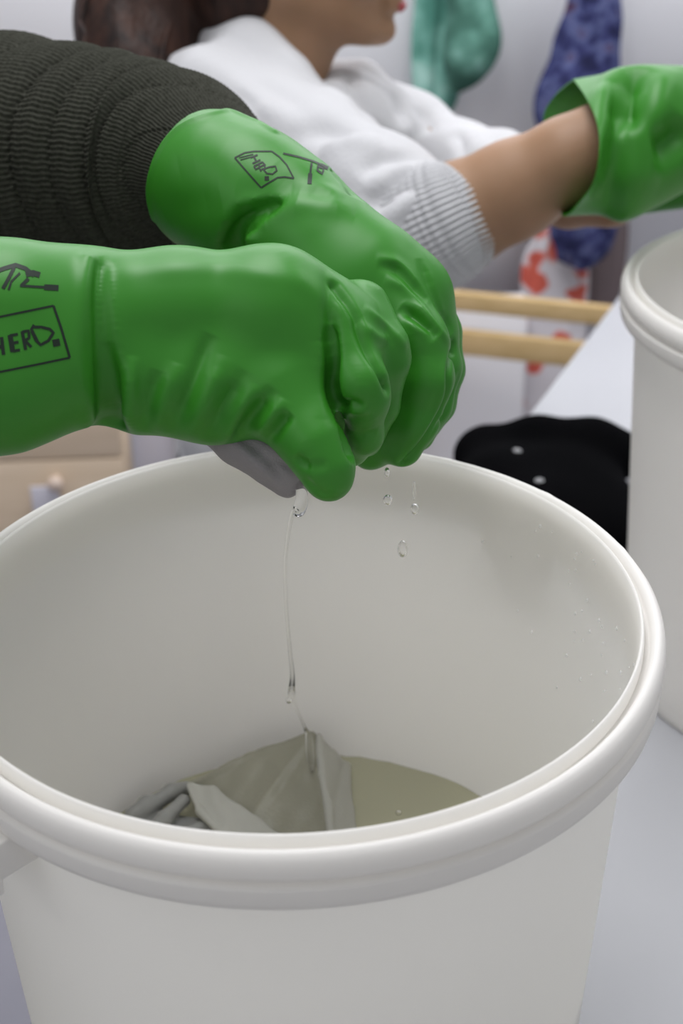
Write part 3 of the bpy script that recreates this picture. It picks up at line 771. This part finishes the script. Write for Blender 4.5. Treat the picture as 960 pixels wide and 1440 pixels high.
tag(mesh('water_stream', *tube([C(*p) for p in pts], 16, 400), M_CLEAR), 'thin clear stream of water running from the wrung cloth into the bucket', 'water', kind='stuff')
parts = []
for x, y, d, r, e in ((544, 664, .80, 4, 1.8), (545, 703, .81, 7, 1.1), (582, 690, .83, 2.5, 6), (583, 716, .83, 6, 1.4), (566, 772, .84, 7, 1.9), (406, 985, .90, 4, 1.2), (560, 1143, .93, 4, .8)):
    c, rr_ = C(x, y, d, r); V, F = lathe([(0.02*rr_, rr_*e)]+[(rr_*math.sin(a), rr_*e*math.cos(a)) for a in np.linspace(0.3, 2.84, 9)]+[(0.02*rr_, -rr_*e)], 14); parts.append((V+c, F))
tag(mesh('falling_drops', *join(parts), M_CLEAR), 'drops of water falling from the gloves in front of the bucket wall', 'water', kind='stuff')

# ------------------------------------------------------------------ the woman in white behind
woman = empty('person', (-0.05, 0.93, 0.0), 'person in white knitted cardigan with rolled sleeve reaching over the farther bucket', 'person')
fwd = np.array([1.0, -0.02, 0.0])
hw = P(536, 62, 1.5)-(.080*fwd+np.array([0, 0, -.115]))
f = Field(P(560, 100, 1.45)-np.array([0.42, 0.42, 0.42]), P(560, 100, 1.45)+np.array([0.42, 0.3, 0.36]), 0.0034)
L, A = head(f, hw, fwd)
nb = L(-.06, 0, -.20)
RS, LS = P(352, 172, 1.42), P(552, 178, 1.62)
f.ell(0.5*(RS+LS)+np.array([-0.03, 0, -0.07]), (0.06, 0.10, 0.06), k=.03)
f.cone((L(-.035, 0, -.12), .056), (nb, .052), .03)
arm = [C(360, 180, 1.42, 58), C(460, 245, 1.36, 66), C(575, 328, 1.275, 72), C(600, 322, 1.268, 76), C(640, 306, 1.258, 73), C(720, 268, 1.24, 67), C(800, 224, 1.215, 58), C(850, 196, 1.205, 50), C(940, 186, 1.20, 45)]
f.chain(arm, .012)
f.chain([C(555, 185, 1.62, 50), C(640, 230, 1.56, 48), C(720, 262, 1.47, 44), C(800, 276, 1.38, 42), C(860, 280, 1.33, 40)], .012)
V, F = f.mesh(3)
mesh('body', V, F, M_SKIN, woman)
lips_and_eyes(L, A, woman)
# hair: a cap over the skull and a thick fall behind the neck
f = Field(P(300, 0, 1.5)-np.array([0.26, 0.22, 0.24]), P(300, 0, 1.5)+np.array([0.26, 0.22, 0.26]), 0.004)
f.ell(L(-.024, 0, .045), (.108, .088, .098), A).ell(L(-.065, 0, -.03), (.065, .08, .08), A, .03).ell(L(.06, 0, -.03), (.066, .08, .085), A, .008, True)
f.chain([C(310, -100, 1.5, 110), C(225, -30, 1.5, 88), C(192, 40, 1.49, 80), C(188, 110, 1.46, 62), C(200, 190, 1.44, 30)], .03)
V, F = f.mesh(2)
V = V+normals(V, F)*(0.004*sines(41, 8, 40, 130)(V*[1, 1, 0.12]))[:, None]
V2 = strands([(P(310, -120, 1.5), .6), (P(225, -40, 1.48), 1), (P(180, 30, 1.47), 1), (P(180, 90, 1.45), 1.1), (P(180, 160, 1.43), 1.2)], 110, 0.016, 0.0024, 3)
mesh('hair', *join([(V, F), V2]), M_HAIR, woman)
# cardigan
f = Field(np.array([-0.36, 0.52, 0.62]), np.array([0.34, 1.25, 1.36]), 0.0042)
f.chain([C(340, 178, 1.43, 78), C(395, 205, 1.40, 90), C(450, 240, 1.365, 98), C(525, 288, 1.31, 98), C(578, 330, 1.275, 92)], .02)
f.chain([C(535, 185, 1.63, 72), C(580, 200, 1.61, 62), C(640, 232, 1.565, 58), C(700, 250, 1.50, 54), C(722, 258, 1.475, 52)], .015)
f.cone((P(350, 190, 1.45), .06), (P(535, 205, 1.62), .055), .04)
tc = 0.5*(P(350, 200, 1.45)+P(535, 215, 1.62))+np.array([-0.04, 0.02, 0])
f.ell(tc+np.array([0, 0, -.12]), (.12, .15, .20), k=.05).ell(tc+np.array([-.01, 0, -.33]), (.125, .16, .22), k=.05)
f.cut((0, 0, 0.66), (0, 0, -1))
f.cone((L(-.02, 0, -.10), .058), (L(-.03, 0.0, -.19), .066), .012, sub=True)
# the wide soft collar, near side and far side, and its fold over the shoulder
f.chain([C(270, 60, 1.53, 36), C(302, 52, 1.49, 40), C(350, 70, 1.445, 44), C(405, 120, 1.425, 44), C(455, 160, 1.42, 38), C(505, 192, 1.42, 28)], .01)
f.chain([C(470, 108, 1.58, 28), C(506, 118, 1.575, 34), C(535, 150, 1.57, 36), C(560, 185, 1.56, 34)], .01)
f.chain([C(455, 140, 1.52, 34), C(490, 140, 1.535, 38), C(525, 165, 1.555, 36)], .01)
f.chain([C(478, 150, 1.49, 34), C(512, 160, 1.50, 36), C(550, 186, 1.51, 32)], .01)
f.chain([C(250, 130, 1.46, 50), C(300, 130, 1.43, 62), C(370, 170, 1.41, 70)], .02)
V, F = f.mesh(3)
V = creases(V, F, [([(360, 30), (420, 90), (470, 135), (510, 170)], 3, 9, 1), ([(330, 90), (390, 130), (440, 180)], -5, 12, 1), ([(300, 110), (350, 150), (400, 200)], -4, 10, 1), ([(400, 190), (460, 185), (500, 195)], -7, 12, 1), ([(450, 215), (490, 200), (540, 205)], 6, 12, 1),
     ([(505, 250), (540, 225), (590, 220)], -8, 10, 1), ([(520, 300), (560, 262), (602, 245)], -8, 9, 1), ([(515, 275), (550, 245), (595, 232)], 5, 9, 1), ([(540, 318), (570, 290), (608, 262)], 5, 9, 1), ([(560, 335), (590, 300), (615, 275)], -7, 8, 1), ([(350, 150), (400, 165), (450, 200)], 5, 12, 1),
     ([(545, 130), (560, 150), (570, 180)], -5, 9, 1), ([(585, 150), (600, 170), (605, 190)], -6, 8, 1), ([(640, 185), (650, 200), (655, 225)], -6, 8, 1), ([(690, 185), (695, 205), (700, 230)], -5, 8, 1), ([(480, 100), (500, 130), (510, 160)], -6, 10, 1)])
V = V+normals(V, F)*(0.0018*sines(43, 9, 60, 220)(V)+0.003*sines(44, 6, 18, 50)(V))[:, None]
rib = lambda n, a: (lambda TH, SS: a*np.cos(TH*n)+0.0006*np.cos(SS*900))
c1 = tube([C(566, 342, 1.285, 84), C(590, 329, 1.272, 89), C(620, 314, 1.262, 88), C(638, 305, 1.257, 85), C(646, 301, 1.256, 80), C(638, 305, 1.257, 76), C(610, 318, 1.265, 76)], 480, 60, rib(60, 0.0012), cap=False)
c2 = tube([C(700, 252, 1.50, 52), C(722, 260, 1.475, 54), C(738, 265, 1.46, 50), C(730, 262, 1.465, 44)], 240, 30, rib(40, 0.001), cap=False)
cardigan = mesh('cardigan', V, F, M_WHITEKNIT, woman)
for c_ in (c1, c2): mesh('cuff', *c_, M_WHITEKNIT, cardigan)
# lower body
hp = tc+np.array([-.03, 0, -.48])
f = Field((hp[0]-0.3, hp[1]-0.3, 0.0), (hp[0]+0.3, hp[1]+0.3, hp[2]+0.18), 0.008)
f.ell(hp+np.array([0, 0, .04]), (.125, .165, .13), k=.03)
for s in (-1, 1): f.chain([((hp[0], hp[1]+s*.085, hp[2]), .085), ((hp[0]+.04, hp[1]+s*.09, .40), .062), ((hp[0]-.02, hp[1]+s*.09, .07), .05)], .03)
V, F = f.mesh(2); mesh('trousers', V, F, M_TROUSER, woman)
for s in (-1, 1):
    f = Field((hp[0]-.12, hp[1]+s*.09-.08, -.01), (hp[0]+.24, hp[1]+s*.09+.08, .15), 0.006)
    f.cone(((hp[0]-.03, hp[1]+s*.09, .05), .05), ((hp[0]+.13, hp[1]+s*.09, .035), .036), .01); f.cut((0, 0, .002), (0, 0, -1))
    V, F = f.mesh(2); mesh('shoe', V, F, M_BLACK, woman)
# her gloves: a flared cuff, lofted into a fist
def loft(rings, na, nl):
    R = [catmull(np.vstack([r, r[:1]]), na+1)[:-1] for r in rings]
    K = catmull(np.array([r.ravel() for r in R]), nl).reshape(nl, na, 3)
    V = K.reshape(-1, 3); i = np.arange(nl-1)[:, None]*na; j = np.arange(na)[None, :]
    return V, np.stack([i+j, i+(j+1) % na, i+na+(j+1) % na, i+na+j], -1).reshape(-1, 4)
def ring(x, y, d, r, dz=0.9, n=10, a0=90):
    c = P(x, y, d); rr_ = r*d/FPX
    return np.array([c+rr_*(math.sin(math.radians(a0-360*i/n))*_u+dz*math.cos(math.radians(a0-360*i/n))*-_w+0.0*_r) for i in range(n)])
op = np.array([P(*p) for p in ((806, 112, 1.21), (830, 150, 1.15), (845, 205, 1.125), (838, 255, 1.135), (816, 285, 1.16), (792, 304, 1.20), (786, 270, 1.27), (776, 215, 1.30), (764, 168, 1.29), (780, 134, 1.26))])
V, F = loft([op, ring(845, 203, 1.2, 98), ring(880, 202, 1.2, 108), ring(930, 190, 1.2, 98), ring(990, 176, 1.2, 80), ring(1050, 178, 1.2, 62), ring(1080, 182, 1.2, 30), ring(1090, 184, 1.2, 3)], 96, 150)
V = creases(V, F, [([(900, 95), (886, 120), (880, 160), (886, 190)], -16, 13, 1), ([(945, 95), (930, 140), (925, 190)], 5, 14, 1), ([(965, 170), (945, 200), (915, 212)], -14, 14, 1), ([(860, 115), (855, 150), (862, 200)], 4, 14, 1), ([(850, 262), (890, 250), (930, 250)], 3, 14, 1)])
V = V+normals(V, F)*(0.0012*sines(51, 6, 30, 70)(V))[:, None]
f = Field(P(1120, 200, 1.2)-0.13, P(1120, 200, 1.2)+0.13, 0.003)
f.chain([C(1020, 180, 1.2, 52), C(1085, 190, 1.2, 56)], .02)
for k in range(4):
    d = 1.16+0.028*k
    f.chain([C(1080, 180, d, 20), C(1135, 178+6*k, d, 18), C(1155, 215+5*k, d, 17), C(1135, 252, d, 15)], .006)
f.chain([C(1050, 215, 1.15, 22), C(1085, 255, 1.14, 19), C(1120, 275, 1.15, 16)], .01)
g1 = mesh('glove', *join([(V, F), f.mesh(2)]), M_GLOVE, woman); g1['label'] = 'green rubber glove with a flared open cuff'
sm = g1.modifiers.new('solidify', 'SOLIDIFY'); sm.thickness = 0.0012; sm.offset = -1
V, F = loft([ring(846, 268, 1.345, 40), ring(880, 262, 1.335, 42), ring(940, 250, 1.32, 46), ring(1000, 245, 1.31, 44), ring(1050, 250, 1.31, 30), ring(1062, 252, 1.31, 3)], 64, 60)
f = Field(P(1080, 255, 1.31)-0.12, P(1080, 255, 1.31)+0.12, 0.003)
f.chain([C(1000, 250, 1.31, 40), C(1045, 258, 1.31, 44)], .02)
for k in range(4):
    d = 1.27+0.027*k
    f.chain([C(1045, 250, d, 18), C(1092, 252+5*k, d, 16), C(1110, 285+4*k, d, 15), C(1092, 315, d, 14)], .006)
f.chain([C(1015, 285, 1.26, 19), C(1045, 320, 1.26, 16), C(1075, 335, 1.27, 14)], .01)
g2 = mesh('glove', *join([(V, F), f.mesh(2)]), M_GLOVE, woman)

# ------------------------------------------------------------------ black garment on the table edge
ZT = TBL
f = Field((0.10, 0.33, ZT-0.02), (0.50, 0.95, ZT+0.12), 0.003)
gp = lambda x, y, h, r: (onz(x, y, ZT+h), r)
f.chain([gp(690, 632, .036, .029), gp(760, 630, .038, .031), gp(830, 634, .038, .031), gp(872, 640, .036, .028)], .03)
f.chain([gp(672, 640, .034, .026), gp(700, 690, .035, .035), gp(760, 760, .035, .035)], .03)
for a in ((740, 700), (790, 690), (790, 745), (760, 760), (815, 735)):
    p = onz(a[0], a[1], ZT+0.03); f.ell(p, (.075, .075, .036), k=.03)
f.cut((0, 0, ZT+0.001), (0, 0, -1))
V, F = f.mesh(3); V = V+normals(V, F)*(0.0022*sines(61, 8, 25, 80)(V))[:, None]
V[:, 2] = np.maximum(V[:, 2], ZT+0.0005)
garment = mesh('garment', V, F, M_BLACK)
tag(garment, 'folded black garment with two pale snaps between the two buckets', 'garment')
TG = bvh(V, F)
for x, y in ((727, 634), (758, 676)):
    p, n_ = hit(TG, x, y)
    if p is None: continue
    Vv, Ff = lathe([(.0002, .0022), (.003, .002), (.0048, .001), (.0052, -.001)], 20)
    z = n_; t = np.cross(z, [0, 1, 0]); t /= np.linalg.norm(t); b = np.cross(z, t)
    mesh('snap', Vv[:, :1]*t+Vv[:, 1:2]*b+Vv[:, 2:]*z+p, Ff, M_SNAP, garment)['label'] = 'pale round snap'

# ------------------------------------------------------------------ cloths hanging on the back wall
def hanging(name, balls, Y, m, label, seed, folds=7, depth=0.35, amp=0.006):
    g = sines(seed, 6, 1.5, 4)
    pts = [(ony(x, y, Y), r*np.linalg.norm(ony(x, y, Y)-_c)/FPX) for x, y, r in balls]
    def d(TH, SS):
        q = np.stack([np.cos(TH)*1.4, np.sin(TH)*1.4, SS*9], -1)
        return amp*np.cos(TH*folds+1.3*g(q))+amp*0.7*g(q*1.6)
    return tag(mesh(name, *tube(pts, 160, 140, d, up=(1, 0, 0), flat=depth), m), label, 'cloth', 'cloths hanging on the wall')
hanging('hanging_cloth', [(625, -140, 12), (622, -60, 34), (618, 10, 34), (614, 70, 32), (613, 120, 30), (610, 150, 24), (609, 172, 10)], 2.17, M_GREENCLOTH, 'crumpled jade green cloth hanging on the wall', 3, 6)
gc = COL.objects['hanging_cloth']
kb_ = [(ony(x, y, 2.11), r*2.45/FPX) for x, y, r in [(650, -130, 14), (655, -60, 30), (660, 10, 36), (658, 60, 40), (650, 100, 34), (634, 128, 16)]]
gk = sines(77, 7, 20, 55)
V, F = tube(kb_, 90, 80, up=(1, 0, 0), flat=0.7); V = V+normals(V, F)*(0.010*gk(V))[:, None]
mesh('bunched_fold', V, F, M_GREENDARK, gc)['label'] = 'darker bunched fold'
hanging('hanging_cloth', [(838, -180, 10), (836, -80, 26), (834, 10, 32), (824, 80, 44), (812, 140, 54), (818, 220, 52), (824, 300, 46), (812, 345, 40), (798, 372, 18)], 2.08, M_BLUECLOTH, 'narrow dark blue patterned cloth hanging on the wall', 4, 7)
hanging('hanging_cloth', [(838, 250, 14), (836, 300, 36), (836, 370, 38), (832, 425, 34), (830, 450, 16)], 2.185, M_TAUPE, 'taupe cloth hanging behind the blue patterned one', 5, 5, 0.2)
hanging('hanging_cloth', [(775, 320, 12), (778, 350, 36), (780, 420, 42), (765, 500, 58), (745, 580, 70), (740, 640, 70), (740, 690, 30)], 2.14, M_REDPRINT, 'white cloth with red flower print hanging low behind the wooden rack', 6, 6, 0.22)

# ------------------------------------------------------------------ wooden chair, white carton, cabinet, plastic box along the wall
Lp, Rp = ony(570, 420, 1.98), ony(930, 470, 1.80)
cx = Rp-Lp; cx[2] = 0; wch = np.linalg.norm(cx); cx /= wch; cy = np.array([cx[1], -cx[0], 0.0])
MC = np.array([cx, cy, [0, 0, 1]]); c0 = np.array([Lp[0], Lp[1], 0])
chair = empty('wooden_rack', tuple(c0), 'pale wooden rack with two flat rails standing behind the table', 'rack')
def zrail(x, y):
    v = _w+_r*(x-480)/FPX-_u*(y-720)/FPX; n = cy; k = ((c0-_c)@n)/(v@n); return (_c+k*v)[2]
for y0, y1 in ((409, 435), (462, 496)):
    z1, z0 = zrail(640, y0), zrail(640, y1)
    bevel(mesh('rail', *box((0, -0.009, z0), (wch, 0.009, z1), MC, c0), M_WOOD, chair, smooth=False), 0.003)
ztop = zrail(640, 405)
for a in (0.0, wch):
    bevel(mesh('leg', *box((a-0.016, -0.016, 0), (a+0.016, 0.016, ztop), MC, c0), M_WOOD, chair, smooth=False), 0.003)
    bevel(mesh('foot', *box((a-0.02, -0.03, 0), (a+0.02, 0.2, 0.03), MC, c0), M_WOOD, chair, smooth=False), 0.003)
ca, cb = ony(560, 440, 2.10), ony(734, 450, 2.10)
carton = tag(bevel(mesh('carton', *box((ca[0], 2.04, 0.0), (cb[0], 2.10, ony(700, 428, 2.04)[2])), M_CARTON, smooth=False), 0.003), 'white carton standing behind the wooden rack', 'box')
# cabinet
a = ony(172, 620, 1.72); ztop = 0.60
cab = empty('cabinet', (a[0]-0.3, 1.9, 0.0), 'low birch plywood cabinet by the back wall, wooden knob on its lower drawer', 'cabinet')
mesh('carcass', *box((a[0]-0.62, 1.738, 0.0), (a[0], 1.85, ztop), ), M_PLY, cab, smooth=False)
zs = ony(130, 645, 1.72)[2]
for z0, z1 in ((zs+0.002, ztop-0.004), (0.05, zs-0.002)):
    dr = bevel(mesh('drawer', *box((a[0]-0.616, 1.72, z0), (a[0]-0.004, 1.737, z1)), M_PLY, cab, smooth=False), 0.002)
    if z0 == 0.05:
        kp = ony(78, 680, 1.70)
        Vv, Ff = lathe([(.0005, .032), (.009, .031), (.0145, .025), (.0145, .018), (.008, .010), (.007, 0)], 24)
        kb = mesh('knob', np.stack([Vv[:, 0], 1.72-Vv[:, 2]*1.0, Vv[:, 1]], 1)+[kp[0], 0, kp[2]], Ff, mat('pale_wood', (0.62, 0.50, 0.42), 0.5), dr)
tg = ony(66, 702, 1.70)
tagm = mesh('paper_tag', *box((tg[0]-.030, 1.708, tg[2]-.05), (tg[0]+.022, 1.7125, tg[2]+.022)), M_BOXPLASTIC, smooth=False)
tag(bevel(tagm, 0.001), 'small white paper tag hanging from the cabinet knob', 'tag')
# plastic drawer tower
pa, pb = ony(176, 630, 1.86), ony(330, 630, 1.86)
pbx = empty('storage_box', ((pa[0]+pb[0])/2, 1.97, 0), 'pale translucent plastic storage box beside the plywood cabinet', 'box')
bevel(mesh('body', *box((pa[0]+.006, 1.875, 0.0), (pb[0], 2.08, 0.56)), M_BOXPLASTIC, pbx, smooth=False), 0.006)
for x in (176, 244, 320):
    p = ony(x, 630, 1.86); bevel(mesh('rib', *box((p[0], 1.862, 0.0), (p[0]+.014, 1.876, 0.56)), M_TABLE, pbx, smooth=False), 0.002)
bevel(mesh('lid', *box((pa[0]-.004, 1.86, 0.56), (pb[0]+.006, 2.09, 0.58)), M_TABLE, pbx, smooth=False), 0.004)
